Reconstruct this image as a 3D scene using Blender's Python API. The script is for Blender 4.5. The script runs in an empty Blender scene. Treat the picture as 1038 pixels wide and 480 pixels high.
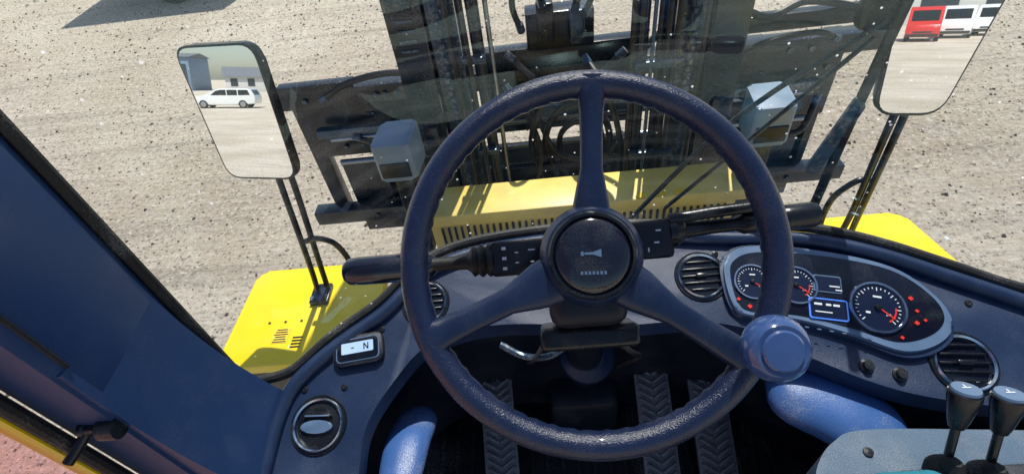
import bpy, bmesh, math, random
from mathutils import Vector as V, Matrix
random.seed(7)
sc=bpy.context.scene
rad=math.radians
# ---------------------------------------------------------------- helpers
def link(o): sc.collection.objects.link(o)
def grp(name):
    e=bpy.data.objects.new(name,None); e.empty_display_size=.05; link(e); return e
def fin(bm,name,mat,parent=None,smooth=True,ang=35):
    bmesh.ops.recalc_face_normals(bm,faces=bm.faces)
    me=bpy.data.meshes.new(name); bm.to_mesh(me); bm.free()
    o=bpy.data.objects.new(name,me); link(o)
    if mat: me.materials.append(mat)
    if smooth:
        for p in me.polygons: p.use_smooth=True
        if ang<179:
            try: me.set_sharp_from_angle(angle=rad(ang))
            except Exception: pass
    if parent: o.parent=parent
    return o
def frame(o,x=(1,0,0),y=(0,1,0)):
    x=V(x).normalized(); y=V(y); z=x.cross(y).normalized(); y=z.cross(x)
    m=Matrix((x,y,z)).transposed().to_4x4(); m.translation=V(o); return m
def T(x,y,z): return Matrix.Translation((x,y,z))
def Rz(a): return Matrix.Rotation(rad(a),4,'Z')
def Rx(a): return Matrix.Rotation(rad(a),4,'X')
def Ry(a): return Matrix.Rotation(rad(a),4,'Y')
def addbox(bm,c,s,m=None,bev=0,seg=2):
    b=bmesh.new(); bmesh.ops.create_cube(b,size=1)
    for v in b.verts: v.co=V((v.co.x*s[0],v.co.y*s[1],v.co.z*s[2]))
    if bev>0: bmesh.ops.bevel(b,geom=b.edges[:],offset=min(bev,min(s)*.49),segments=seg,profile=.5,affect='EDGES')
    for v in b.verts:
        v.co=v.co+V(c)
        if m: v.co=m@v.co
    me=bpy.data.meshes.new('t'); b.to_mesh(me); b.free(); bm.from_mesh(me); bpy.data.meshes.remove(me)
def box(name,c,s,mat,parent=None,m=None,bev=.004,seg=2):
    bm=bmesh.new(); addbox(bm,c,s,m,bev,seg); return fin(bm,name,mat,parent)
def boxx(name,x0,x1,y0,y1,z0,z1,mat,parent=None,bev=.004):
    return box(name,((x0+x1)/2,(y0+y1)/2,(z0+z1)/2),(x1-x0,y1-y0,z1-z0),mat,parent,None,bev)
def addrings(bm,rings,closed=True,cap=True,loop=False):
    vs=[[bm.verts.new(p) for p in r] for r in rings]
    n=len(rings[0]); R=len(rings)
    for i in range(R if loop else R-1):
        a=vs[i]; b=vs[(i+1)%R]
        for j in range(n if closed else n-1):
            bm.faces.new((a[j],a[(j+1)%n],b[(j+1)%n],b[j]))
    if cap and not loop and closed:
        bm.faces.new(vs[0]); bm.faces.new(vs[-1][::-1])
def lathe(bm,prof,m=None,n=40,cap=True):
    rings=[]
    for r,z in prof:
        rings.append([(m if m else Matrix())@V((r*math.cos(2*math.pi*i/n),r*math.sin(2*math.pi*i/n),z)) for i in range(n)])
    addrings(bm,rings,True,cap)
def cat(pts,k=6,closed=False):
    pts=[V(p) for p in pts]; out=[]; n=len(pts)
    for i in range(n if closed else n-1):
        p1=pts[i]; p2=pts[(i+1)%n]
        p0=pts[i-1] if (closed or i>0) else p1*2-p2
        p3=pts[(i+2)%n] if (closed or i+2<n) else p2*2-p1
        for j in range(k):
            t=j/k
            out.append(.5*((2*p1)+(p2-p0)*t+(2*p0-5*p1+4*p2-p3)*t*t+(3*p1-p0-3*p2+p3)*t**3))
    if not closed: out.append(pts[-1])
    return out
def addtube(bm,pts,r,n=12,loop=False,r2=None):
    pts=[V(p) for p in pts]; N=len(pts); rings=[]; up=None
    for i,p in enumerate(pts):
        a=pts[i-1] if (i>0 or loop) else p; b=pts[(i+1)%N] if (i<N-1 or loop) else p
        t=(b-a).normalized()
        if up is None: up=V((0,0,1)) if abs(t.z)<.9 else V((0,1,0))
        s=t.cross(up).normalized(); up=s.cross(t).normalized()
        rr=r[i] if isinstance(r,(list,tuple)) else r; r2_=rr if r2 is None else (rr*r2 if r2>=.3 else r2)
        rings.append([p+s*rr*math.cos(2*math.pi*j/n)+up*r2_*math.sin(2*math.pi*j/n) for j in range(n)])
    addrings(bm,rings,True,True,loop)
def tube(name,pts,r,mat,parent=None,n=12,loop=False,sm=True,k=6,r2=None):
    bm=bmesh.new(); addtube(bm,cat(pts,k,loop) if sm else pts,r,n,loop,r2); return fin(bm,name,mat,parent)
def addprism(bm,pts2,z0,z1,m=None,bev=0,seg=2):
    b=bmesh.new(); m=m or Matrix()
    lo=[b.verts.new((p[0],p[1],z0)) for p in pts2]; hi=[b.verts.new((p[0],p[1],z1)) for p in pts2]
    b.faces.new(lo[::-1]); b.faces.new(hi); n=len(pts2)
    for i in range(n): b.faces.new((lo[i],lo[(i+1)%n],hi[(i+1)%n],hi[i]))
    if bev>0:
        es=[e for e in b.edges if abs(e.verts[0].co.z-e.verts[1].co.z)<1e-6]
        bmesh.ops.bevel(b,geom=es,offset=bev,segments=seg,profile=.5,affect='EDGES')
    for v in b.verts: v.co=m@v.co
    me=bpy.data.meshes.new('t'); b.to_mesh(me); b.free(); bm.from_mesh(me); bpy.data.meshes.remove(me)
def prism(name,pts2,z0,z1,mat,parent=None,m=None,bev=0,ang=35):
    bm=bmesh.new(); addprism(bm,pts2,z0,z1,m,bev); return fin(bm,name,mat,parent,True,ang)
def rrect(w,h,r,n=5):
    o=[]
    for cx,cy,a0 in ((w/2-r,h/2-r,0),(-w/2+r,h/2-r,90),(-w/2+r,-h/2+r,180),(w/2-r,-h/2+r,270)):
        for i in range(n+1):
            a=rad(a0+90*i/n); o.append((cx+r*math.cos(a),cy+r*math.sin(a)))
    return o
# ---------------------------------------------------------------- materials
def mat(name,col,rough=.5,metal=0,var=.25,vs=30,bump=0,bs=200,dust=0,ds=400,spec=.5,coat=0,emit=None,es=0,dcol=(.45,.43,.4)):
    m=bpy.data.materials.new(name); m.use_nodes=True; nt=m.node_tree; N=nt.nodes; L=nt.links
    b=N['Principled BSDF']; tc=N.new('ShaderNodeTexCoord')
    n1=N.new('ShaderNodeTexNoise'); n1.inputs['Scale'].default_value=vs; n1.inputs['Detail'].default_value=6; L.new(tc.outputs['Object'],n1.inputs['Vector'])
    mx=N.new('ShaderNodeMix'); mx.data_type='RGBA'
    mx.inputs[6].default_value=(*[c*(1-var) for c in col],1); mx.inputs[7].default_value=(*[min(1,c*(1+var)) for c in col],1)
    L.new(n1.outputs['Fac'],mx.inputs[0]); last=mx.outputs[2]
    if dust>0:
        n2=N.new('ShaderNodeTexNoise'); n2.inputs['Scale'].default_value=ds; n2.inputs['Detail'].default_value=3; L.new(tc.outputs['Object'],n2.inputs['Vector'])
        n3=N.new('ShaderNodeTexNoise'); n3.inputs['Scale'].default_value=ds*.03; n3.inputs['Detail'].default_value=5; L.new(tc.outputs['Object'],n3.inputs['Vector'])
        ad=N.new('ShaderNodeMath'); ad.operation='MULTIPLY'; L.new(n2.outputs['Fac'],ad.inputs[0]); L.new(n3.outputs['Fac'],ad.inputs[1])
        rp=N.new('ShaderNodeMapRange'); rp.inputs[1].default_value=.27; rp.inputs[2].default_value=.42; rp.inputs[4].default_value=dust; L.new(ad.outputs[0],rp.inputs[0])
        m2=N.new('ShaderNodeMix'); m2.data_type='RGBA'; m2.inputs[7].default_value=(*dcol,1); L.new(last,m2.inputs[6]); L.new(rp.outputs[0],m2.inputs[0]); last=m2.outputs[2]
    L.new(last,b.inputs['Base Color'])
    mr=N.new('ShaderNodeMapRange'); mr.inputs[3].default_value=max(.02,rough-.1); mr.inputs[4].default_value=min(1,rough+.12); L.new(n1.outputs['Fac'],mr.inputs[0]); L.new(mr.outputs[0],b.inputs['Roughness'])
    b.inputs['Metallic'].default_value=metal; b.inputs['Specular IOR Level'].default_value=spec; b.inputs['Coat Weight'].default_value=coat
    if bump>0:
        n4=N.new('ShaderNodeTexNoise'); n4.inputs['Scale'].default_value=bs; n4.inputs['Detail'].default_value=3; L.new(tc.outputs['Object'],n4.inputs['Vector'])
        bp=N.new('ShaderNodeBump'); bp.inputs['Strength'].default_value=bump; bp.inputs['Distance'].default_value=.002; L.new(n4.outputs['Fac'],bp.inputs['Height']); L.new(bp.outputs[0],b.inputs['Normal'])
    if emit: b.inputs['Emission Color'].default_value=(*emit,1); b.inputs['Emission Strength'].default_value=es
    return m
M={}
M['dash']=mat('dash_plastic',(.011,.028,.078),.34,0,.4,10,.3,900,.10,700,dcol=(.3,.36,.45))
M['dashd']=mat('dash_dark_plastic',(.005,.008,.018),.38,0,.3,20,.3,900,.08,600)
M['pillar']=mat('pillar_paint',(.020,.052,.145),.30,0,.2,5,.2,700,.05,500)
M['rim']=mat('wheel_rim_rubber',(.007,.015,.050),.25,0,.3,25,.45,600,.06,900,coat=.15)
M['spoke']=mat('wheel_spoke_plastic',(.009,.019,.055),.25,0,.25,25,.2,900,.05,900)
M['black']=mat('black_plastic',(.006,.008,.012),.26,0,.3,40,.1,500,.1,800)
M['gloss']=mat('gloss_black',(.005,.007,.016),.08,0,.2,30,0,200,.08,900,coat=.5)
M['rubber']=mat('rubber',(.010,.010,.011),.55,0,.3,40,.2,300,.25,500)
M['hose']=mat('hydraulic_hose',(.008,.008,.010),.4,0,.3,40,.1,300,.2,300)
M['mast']=mat('mast_paint',(.010,.016,.027),.26,0,.5,8,.3,60,.35,120,dcol=(.3,.29,.27))
M['mast2']=mat('mast_worn',(.05,.085,.135),.26,.4,.7,9,.3,80,.5,90)
M['steel']=mat('worn_steel',(.28,.31,.35),.3,1,.4,30,.2,150)
M['yellow']=mat('yellow_paint',(.95,.70,.0),.33,0,.06,5,.05,60,.2,260,dcol=(.55,.45,.2),coat=.2)
M['cream']=mat('yellow_dusty_paint',(.88,.62,.16),.42,0,.3,7,.1,60,.45,200)
M['sunlit_knee']=mat('sunlit_knee_plastic',(.045,.12,.34),.26,0,.35,12,.3,700,.4,500)  # sunlight put into the colour: lighter blue for the lit knee panels
M['knob']=mat('knob_blue_grey',(.040,.085,.23),.12,0,.15,20,0,200,.1,900,coat=.7)
M['cons']=mat('console_plastic',(.055,.11,.18),.38,0,.3,12,.4,900,.3,600)
M['lamp']=mat('lamp_housing',(.20,.28,.38),.4,0,.3,9,.2,60,.5,200)
M['chrome']=mat('bezel_silver',(.5,.58,.70),.2,1,.1,30)
M['bezel']=mat('bezel_grey',(.11,.18,.30),.33,0,.2,30,.1,500,.1,700)
M['white']=mat('white_mark',(.75,.78,.8),.5,0,.1,60)
M['red']=mat('red_mark',(.7,.03,.02),.4,0,.1,60,emit=(1,.05,.02),es=.12)
M['blue']=mat('blue_mark',(.05,.15,.6),.4,0,.1,60,emit=(.1,.3,1),es=.4)
M['scr']=mat('lcd_screen',(.4,.55,.75),.15,0,.1,30,emit=(.45,.62,.9),es=.3)
M['scrd']=mat('lcd_dark',(.008,.012,.03),.1,0,.1,30,emit=(.05,.1,.3),es=.05)
M['teal']=mat('teal_fabric',(.02,.20,.28),.8,0,.3,200,.6,900)
M['tread']=mat('pedal_rubber',(.11,.12,.14),.4,0,.6,60,.3,300,.4,200)
M['floor']=mat('cab_floor_mat',(.012,.014,.019),.55,0,.4,30,.5,200,.3,250)
M['amber']=mat('sticker_yellow',(.85,.6,.03),.4,0,.1,30)
# ground
def ground_mat():
    m=bpy.data.materials.new('gravel'); m.use_nodes=True; nt=m.node_tree; N=nt.nodes; L=nt.links; b=N['Principled BSDF']
    tc=N.new('ShaderNodeTexCoord')
    def noise(s,d,r=.6,vec=None):
        n=N.new('ShaderNodeTexNoise'); n.inputs['Scale'].default_value=s; n.inputs['Detail'].default_value=d; n.inputs['Roughness'].default_value=r
        L.new(vec or tc.outputs['Object'],n.inputs['Vector']); return n
    big=noise(.35,5); mid=noise(2.2,6,.7); fine=noise(19,10,.88)
    mp=N.new('ShaderNodeMapping'); mp.inputs['Rotation'].default_value=(0,0,rad(22)); mp.inputs['Scale'].default_value=(.25,3.2,1); L.new(tc.outputs['Object'],mp.inputs[0])
    tr=noise(1.1,6,.65,mp.outputs[0])
    vo=N.new('ShaderNodeTexVoronoi'); vo.inputs['Scale'].default_value=38; L.new(tc.outputs['Object'],vo.inputs['Vector'])
    def mixc(f,a,c,bt='MIX'):
        x=N.new('ShaderNodeMix'); x.data_type='RGBA'; x.blend_type=bt
        for s,v in ((6,a),(7,c)):
            if isinstance(v,tuple): x.inputs[s].default_value=(*v,1)
            else: L.new(v,x.inputs[s])
        if isinstance(f,float): x.inputs[0].default_value=f
        else: L.new(f,x.inputs[0])
        return x
    def rng(o,a,c,d=0,e=1):
        x=N.new('ShaderNodeMapRange'); x.inputs[1].default_value=a; x.inputs[2].default_value=c; x.inputs[3].default_value=d; x.inputs[4].default_value=e; L.new(o,x.inputs[0]); return x.outputs[0]
    c1=mixc(rng(big.outputs['Fac'],.38,.6),(.58,.485,.37),(.76,.665,.545))
    c2=mixc(rng(tr.outputs['Fac'],.5,.68,0,.7),c1.outputs[2],(.40,.335,.265))
    c3=mixc(rng(fine.outputs['Fac'],.475,.385,0,.9),c2.outputs[2],(.09,.075,.06))
    c4=mixc(rng(fine.outputs['Fac'],.52,.61,0,.9),c3.outputs[2],(.92,.85,.75))
    sp=N.new('ShaderNodeSeparateColor'); L.new(vo.outputs['Color'],sp.inputs[0])
    stone=mixc(sp.outputs[0],(.09,.078,.066),(.9,.83,.74))
    msk=N.new('ShaderNodeMath'); msk.operation='MULTIPLY'; L.new(rng(vo.outputs['Distance'],.5,.3),msk.inputs[0]); L.new(rng(sp.outputs[1],.55,.7),msk.inputs[1])
    c5=mixc(msk.outputs[0],c4.outputs[2],stone.outputs[2])
    c7=mixc(rng(mid.outputs['Fac'],.45,.68,0,.35),c5.outputs[2],(.60,.51,.40))
    L.new(c7.outputs[2],b.inputs['Base Color']); b.inputs['Roughness'].default_value=.95; b.inputs['Specular IOR Level'].default_value=.2
    ad=N.new('ShaderNodeMath'); ad.operation='ADD'; L.new(fine.outputs['Fac'],ad.inputs[0])
    ml=N.new('ShaderNodeMath'); ml.operation='MULTIPLY'; ml.inputs[1].default_value=2; L.new(tr.outputs['Fac'],ml.inputs[0]); L.new(ml.outputs[0],ad.inputs[1])
    bp=N.new('ShaderNodeBump'); bp.inputs['Strength'].default_value=.85; bp.inputs['Distance'].default_value=.05; L.new(ad.outputs[0],bp.inputs['Height']); L.new(bp.outputs[0],b.inputs['Normal'])
    return m
def glass_mat(name,tint,refl,dust,haze=.009,vs=60):
    m=bpy.data.materials.new(name); m.use_nodes=True; nt=m.node_tree; N=nt.nodes; L=nt.links
    for n in list(N): N.remove(n)
    out=N.new('ShaderNodeOutputMaterial'); tr=N.new('ShaderNodeBsdfTransparent'); tr.inputs[0].default_value=(*tint,1)
    gl=N.new('ShaderNodeBsdfGlossy'); gl.inputs['Roughness'].default_value=.02; gl.inputs[0].default_value=(.6,.92,1,1); df=N.new('ShaderNodeBsdfDiffuse'); df.inputs[0].default_value=(.9,.9,.9,1)
    tl=N.new('ShaderNodeBsdfTranslucent'); tl.inputs[0].default_value=(.95,.95,.95,1); dm=N.new('ShaderNodeAddShader'); L.new(df.outputs[0],dm.inputs[0]); L.new(tl.outputs[0],dm.inputs[1])
    lw=N.new('ShaderNodeLayerWeight'); lw.inputs[0].default_value=.5
    pw=N.new('ShaderNodeMath'); pw.operation='POWER'; pw.inputs[1].default_value=4; L.new(lw.outputs['Facing'],pw.inputs[0])
    mu=N.new('ShaderNodeMath'); mu.operation='MULTIPLY_ADD'; mu.inputs[1].default_value=.5*refl; mu.inputs[2].default_value=.075*refl; L.new(pw.outputs[0],mu.inputs[0])
    a=N.new('ShaderNodeMixShader'); L.new(mu.outputs[0],a.inputs[0]); L.new(tr.outputs[0],a.inputs[1]); L.new(gl.outputs[0],a.inputs[2])
    tc=N.new('ShaderNodeTexCoord'); vo=N.new('ShaderNodeTexVoronoi'); vo.inputs['Scale'].default_value=vs; L.new(tc.outputs['Object'],vo.inputs['Vector'])
    no=N.new('ShaderNodeTexNoise'); no.inputs['Scale'].default_value=4; no.inputs['Detail'].default_value=8; L.new(tc.outputs['Object'],no.inputs['Vector'])
    sp=N.new('ShaderNodeSeparateColor'); L.new(vo.outputs['Color'],sp.inputs[0])
    th=N.new('ShaderNodeMath'); th.operation='MULTIPLY'; th.inputs[1].default_value=.14; L.new(sp.outputs[0],th.inputs[0])
    sb=N.new('ShaderNodeMath'); sb.operation='SUBTRACT'; L.new(th.outputs[0],sb.inputs[0]); L.new(vo.outputs['Distance'],sb.inputs[1])
    r1=N.new('ShaderNodeMapRange'); r1.inputs[1].default_value=0; r1.inputs[2].default_value=.03; L.new(sb.outputs[0],r1.inputs[0])
    r2=N.new('ShaderNodeMapRange'); r2.inputs[1].default_value=.35; r2.inputs[2].default_value=.55; r2.inputs[4].default_value=dust; L.new(no.outputs['Fac'],r2.inputs[0])
    m1=N.new('ShaderNodeMath'); m1.operation='MULTIPLY'; L.new(r1.outputs[0],m1.inputs[0]); L.new(r2.outputs[0],m1.inputs[1])
    mp=N.new('ShaderNodeMapping'); mp.inputs['Rotation'].default_value=(0,rad(30),0); mp.inputs['Scale'].default_value=(1.5,1,14); L.new(tc.outputs['Object'],mp.inputs[0])
    ns=N.new('ShaderNodeTexNoise'); ns.inputs['Scale'].default_value=3; ns.inputs['Detail'].default_value=7; L.new(mp.outputs[0],ns.inputs['Vector'])
    r3=N.new('ShaderNodeMapRange'); r3.inputs[1].default_value=.5; r3.inputs[2].default_value=.75; r3.inputs[4].default_value=haze*3; L.new(ns.outputs['Fac'],r3.inputs[0])
    m2=N.new('ShaderNodeMath'); m2.operation='ADD'; L.new(m1.outputs[0],m2.inputs[0]); L.new(r3.outputs[0],m2.inputs[1])
    c=N.new('ShaderNodeMixShader'); L.new(m2.outputs[0],c.inputs[0]); L.new(a.outputs[0],c.inputs[1]); L.new(dm.outputs[0],c.inputs[2])
    L.new(c.outputs[0],out.inputs[0]); return m
M['glass']=glass_mat('windshield_glass',(.97,.995,.985),1.0,.6)
M['dglass']=glass_mat('door_glass',(.98,.78,.8),.3,.4)
def mirror_mat():
    m=bpy.data.materials.new('mirror_glass'); m.use_nodes=True; b=m.node_tree.nodes['Principled BSDF']
    b.inputs['Metallic'].default_value=1; b.inputs['Roughness'].default_value=.01; b.inputs['Base Color'].default_value=(.9,.92,.94,1); return m
M['mirror']=mirror_mat()
# ---------------------------------------------------------------- camera, light, world
cam=bpy.data.cameras.new('camera'); co=bpy.data.objects.new('camera',cam); link(co); sc.camera=co
X=V((.9944,-.0179,-.1045)); Y=V((.0863,.7096,.6993)); Z=X.cross(Y).normalized(); Y=Z.cross(X)
mm=Matrix((X,Y,Z)).transposed().to_4x4(); mm.translation=V((0,0,2.8)); co.matrix_world=mm
cam.sensor_width=36; cam.lens=36*520/1038; cam.clip_start=.02; cam.clip_end=2000
SD=V((.12,.46,.86)).normalized()
sun=bpy.data.lights.new('sun','SUN'); sun.energy=5; sun.angle=rad(.5); sun.color=(1,.95,.87)
so=bpy.data.objects.new('sun',sun); link(so); so.rotation_mode='QUATERNION'; so.rotation_quaternion=SD.to_track_quat('Z','Y')
w=bpy.data.worlds.new('World'); sc.world=w; w.use_nodes=True; nt=w.node_tree
sk=nt.nodes.new('ShaderNodeTexSky'); sk.sky_type='NISHITA'; sk.sun_disc=False; sk.sun_elevation=math.asin(SD.z); sk.sun_rotation=math.atan2(SD.x,SD.y)
nt.links.new(sk.outputs[0],nt.nodes['Background'].inputs[0]); nt.nodes['Background'].inputs[1].default_value=.12
sc.view_settings.view_transform='Standard'; sc.view_settings.look='None'; sc.view_settings.exposure=0
# ---------------------------------------------------------------- ground
bm=bmesh.new(); S=900
bm.faces.new([bm.verts.new(p) for p in ((-S,-S,0),(S,-S,0),(S,S,0),(-S,S,0))]); fin(bm,'ground',ground_mat(),None,False)
def stones(name,col,n,szs,var):
    Mst=mat(name,col,.9,0,var,6); vv=[];ff=[]
    for i in range(n):
        x=random.uniform(-11,7); y=random.uniform(.3,11); s=random.choice(szs)*random.uniform(.7,1.3); a=random.uniform(0,6.3)
        if y>7: s*=1.2
        b0=len(vv)
        for dx,dy in ((1,0),(.2,1),(-1,.2),(-.1,-1)):
            k_=random.uniform(.7,1.2)*s; vv.append((x+k_*(dx*math.cos(a)-dy*math.sin(a)),y+k_*(dx*math.sin(a)+dy*math.cos(a)),s*.1))
        for dx,dy in ((.5,.4),(-.45,.35),(0,-.5)): vv.append((x+s*dx,y+s*dy,s*random.uniform(.6,1.0)))
        ff+=[(b0,b0+1,b0+4),(b0+1,b0+5,b0+4),(b0+1,b0+2,b0+5),(b0+2,b0+3,b0+6),(b0+2,b0+6,b0+5),(b0+3,b0,b0+6),(b0,b0+4,b0+6),(b0+4,b0+5,b0+6)]
    me=bpy.data.meshes.new(name); me.from_pydata(vv,[],ff); me.materials.append(Mst); link(bpy.data.objects.new(name,me))
stones('gravel_stones',(.58,.50,.41),12000,(.006,.007,.009,.012,.012,.018),.6)
stones('dark_gravel_stones',(.10,.085,.07),7000,(.005,.006,.008,.011,.016),.5)
# ---------------------------------------------------------------- steering wheel
WC=V((.049,.369,2.382)); WX=V((1,0,0)); WY=V((0,.75,.66)).normalized(); W=frame(WC,WX,WY)
g=grp('steering_wheel')
bm=bmesh.new(); n=160; k=24; rings=[]
for i in range(n):
    a=2*math.pi*i/n; rw=.0152
    ring=[]
    for j in range(k):
        b=2*math.pi*j/k; r=rw*(1+(.06*math.cos(a*60) if math.cos(b)<-.2 and math.sin(b)<.3 else 0))
        ring.append(W@V(((.194+r*math.cos(b))*math.cos(a),(.194+r*math.cos(b))*math.sin(a),r*1.05*math.sin(b))))
    rings.append(ring)
addrings(bm,rings,True,False,True); fin(bm,'rim',M['rim'],g)
def spoke(name,ang,w0,w1,wm):
    bm=bmesh.new(); m=W@Rz(ang); rings=[]
    for s,w,h,z in ((.03,w0,.012,-.004),(.06,w0*.92,.012,-.003),(.10,wm,.0105,-.001),(.14,wm,.010,.0),(.165,wm*1.1,.0105,.001),(.178,w1,.0135,.001),(.188,w1*1.25,.0158,.0),(.2,w1*1.3,.0161,0)):
        rings.append([m@V((s,w*math.copysign(abs(math.cos(t))**.7,math.cos(t)),z+h*math.copysign(abs(math.sin(t))**.8,math.sin(t)))) for t in [2*math.pi*q/20 for q in range(20)]])
    addrings(bm,rings); fin(bm,name,M['spoke'],g,True,60)
spoke('spoke_top',85,.022,.015,.0125); spoke('spoke_left',201,.028,.017,.0145); spoke('spoke_right',323,.026,.016,.0145)
for nme,prof,mt in (('hub_body',[(.0,-.05),(.04,-.05),(.05,-.03),(.056,-.012),(.055,.004),(.049,.014),(.03,.016),(0,.016)],M['spoke']),
                    ('horn_ring',[(.046,.012),(.0465,.019),(.0445,.022),(.0415,.022),(.0405,.012)],M['black']),
                    ('horn_button',[(0,.010),(.0402,.010),(.040,.019),(.036,.0225),(.02,.0245),(0,.025)],M['gloss'])):
    bm=bmesh.new(); lathe(bm,prof,W@T(0,.006,0),48,nme=='none'); fin(bm,nme,mt,g)
hm=W@T(.0,.008,.0252)@Rz(-3)
prism('horn_icon',[(-.009,.0012),(0,.0014),(.007,.0040),(.0085,.0042),(.0085,-.0040),(.007,-.0036),(0,-.0012),(-.009,-.001)],0,.0003,M['bezel'],g,hm)
prism('horn_icon_bulb',[(-.0125,.0020),(-.0098,.0024),(-.0095,-.0024),(-.0125,-.0020)],0,.0003,M['bezel'],g,hm)
bm=bmesh.new()
for i in range(7): addbox(bm,(-.012+i*.004,-.02,-.0006),(.0024,.0034,.0006),hm)
fin(bm,'lettering',M['bezel'],g)
# spinner knob
g=grp('steering_spinner_knob')
km=W@Rz(-31)@T(.196,0,0)
bm=bmesh.new(); addbox(bm,(0,0,.006),(.034,.04,.030),km,.008,3); fin(bm,'clamp',M['knob'],g)
bm=bmesh.new(); lathe(bm,[(0,.014),(.011,.014),(.012,.024),(.022,.028),(.029,.036),(.0318,.044),(.0322,.050),(.030,.057),(.0265,.0625),(.0235,.065),(.0225,.0645),(0,.0645)],km@T(-.008,0,0),48); fin(bm,'ball',M['knob'],g,True,60)
bm=bmesh.new(); lathe(bm,[(0,.064),(.0190,.064),(.0195,.0665),(.0175,.0685),(0,.0695)],km@T(-.008,0,0),40); fin(bm,'cap',M['knob'],g)
# ---------------------------------------------------------------- column + stalks
g=grp('steering_column')
CF=W@T(0,.012,-.07)
box('combination_switch_left',(-.078,0,0),(.075,.042,.034),M['black'],g,CF,.006)
box('combination_switch_right',(.07,.008,0),(.066,.046,.034),M['black'],g,CF,.006)
box('column_head',(0,-.01,-.02),(.115,.07,.07),M['black'],g,CF,.015,3)
box('column_shroud',(0,-.05,-.09),(.10,.09,.14),M['dashd'],g,CF,.02,3)
box('column_bracket',(0,-.11,-.09),(.13,.03,.09),M['black'],g,CF,.008,3)
bm=bmesh.new(); addtube(bm,[CF@V((0,-.03,-.1)),V((.055,.52,2.0)),V((.07,.60,1.70))],.036,20); fin(bm,'column_tube',M['dashd'],g)
bm=bmesh.new(); lathe(bm,[(0,.0),(.03,.0),(.052,-.02),(.056,-.05),(.05,-.08),(0,-.08)],frame((.065,.53,1.93),(1,0,0),(0,.85,.5)),32); fin(bm,'column_boot',M['dash'],g)
tube('column_wire',[(.0,.48,2.1),(-.03,.46,2.05),(-.045,.47,2.02),(-.02,.5,1.99)],.004,M['rubber'],g,8)
tube('column_pipe',[(-.09,.49,2.05),(-.05,.47,2.04),(-.01,.46,2.05),(.02,.47,2.06)],.006,M['mast2'],g,10)
tube('column_wire_b',[(.10,.49,2.05),(.13,.47,2.03),(.15,.49,1.98),(.12,.52,1.9)],.005,M['rubber'],g,8)
bm=bmesh.new()
for (x,y) in ((-.098,.012),(-.098,0),(-.098,-.012)): addbox(bm,(x,y,.0176),(.005,.0035,.0008),CF)
for (x,y,s) in ((-.083,.006,.002),(-.083,-.006,.002),(-.065,.008,.004),(-.065,-.006,.002)): addbox(bm,(x,y,.0176),(s*2,.0016,.0008),CF)
for (x,y) in ((.055,.02),(.052,.004),(.062,.004),(.085,.018),(.082,.004)): addbox(bm,(x,y,.0176),(.006,.0018,.0008),CF)
for (x,y) in ((.055,.008),(.055,.0),(.072,-.004)): addbox(bm,(x,y,.0176),(.0018,.005,.0008),CF)
fin(bm,'switch_symbols',M['white'],g)
g=grp('gear_selector_lever')
lm=CF@Ry(-90)
bm=bmesh.new(); lathe(bm,[(0,.112),(.019,.112),(.0205,.118),(.0165,.122),(.0205,.127),(.0165,.132),(.019,.137),(.0125,.142),(.0095,.146),(.0085,.165),(.0085,.19),(0,.19)],lm,28,False); fin(bm,'boot',M['rubber'],g)
bm=bmesh.new(); lathe(bm,[(0,.185),(.009,.185),(.0145,.19),(.0175,.2),(.0178,.28),(.0165,.295),(.012,.301),(0,.302)],lm@T(-.004,0,0),32,False); fin(bm,'grip',M['gloss'],g)
g=grp('turn_signal_lever')
lm=CF@T(0,.012,0)@Ry(90)
bm=bmesh.new(); lathe(bm,[(0,.10),(.018,.10),(.019,.108),(.014,.115),(.010,.12),(.0085,.15),(.0085,.18),(.013,.188),(.0135,.215),(.0105,.22),(.0105,.225),(.0145,.23),(.0155,.24),(.0155,.268),(.013,.275),(0,.275)],lm@Rx(-2),28,False); fin(bm,'stalk',M['black'],g)
bm=bmesh.new(); addtube(bm,[CF@V((.1,.03,.01)),CF@V((.15,.034,.012)),CF@V((.2,.036,.012))],.007,14); fin(bm,'wiper_stalk',M['black'],g)
# ---------------------------------------------------------------- dashboard
g=grp('dashboard')
dz=lambda x,y: 2.0+.36*(y-.35)
OUT=[(-.50,.18),(-.481,.319),(-.466,.404),(-.439,.456),(-.374,.508),(-.297,.556),(-.226,.618),(-.133,.651),(.015,.663),(.177,.658),(.332,.638),(.433,.629),(.511,.61),(.584,.582),(.664,.542),(.763,.492),(.9,.42),(.97,.36)]
IN=[(-.33,.18),(-.325,.31),(-.316,.381),(-.273,.445),(-.223,.494),(-.153,.517),(-.066,.522),(.102,.507),(.235,.505),(.327,.485),(.375,.455),(.43,.425),(.50,.39),(.58,.365),(.70,.345),(.97,.32)]
O3=cat([V((x,y,0)) for x,y in OUT],5); I3=cat([V((x,y,0)) for x,y in IN],5)
DM=Matrix(((1,0,0,0),(0,1,0,0),(0,.36,1,2.0-.36*.35),(0,0,0,1)))
prism('dash_panel',[(p.x,p.y) for p in O3]+[(p.x,p.y) for p in reversed(I3)],-.035,0,M['dash'],g,DM,.008)
bm=bmesh.new(); c=V((.08,.2,0)); rings=[]
for zz,off in ((-.02,.004),(-.06,.03),(-.12,.05),(-.40,.06)):
    rings.append([V((p.x,p.y,dz(p.x,p.y)+zz))+(p-c).normalized()*off for p in I3[6:-6]])
addrings(bm,rings,False,False); fin(bm,'knee_panel',M['dashd'],g)
tube('outer_lip',[(p.x,p.y,dz(p.x,p.y)+.004) for p in O3],.013,M['dash'],g,14,False,False)
bm=bmesh.new(); rings=[]
for zz,off in ((-.0,.012),(-.05,.016),(-.5,.016)):
    rings.append([V((p.x,p.y,dz(p.x,p.y)+zz))+(p-c).normalized()*off for p in O3])
addrings(bm,rings,False,False); fin(bm,'cowl_wall',M['dashd'],g)
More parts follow.
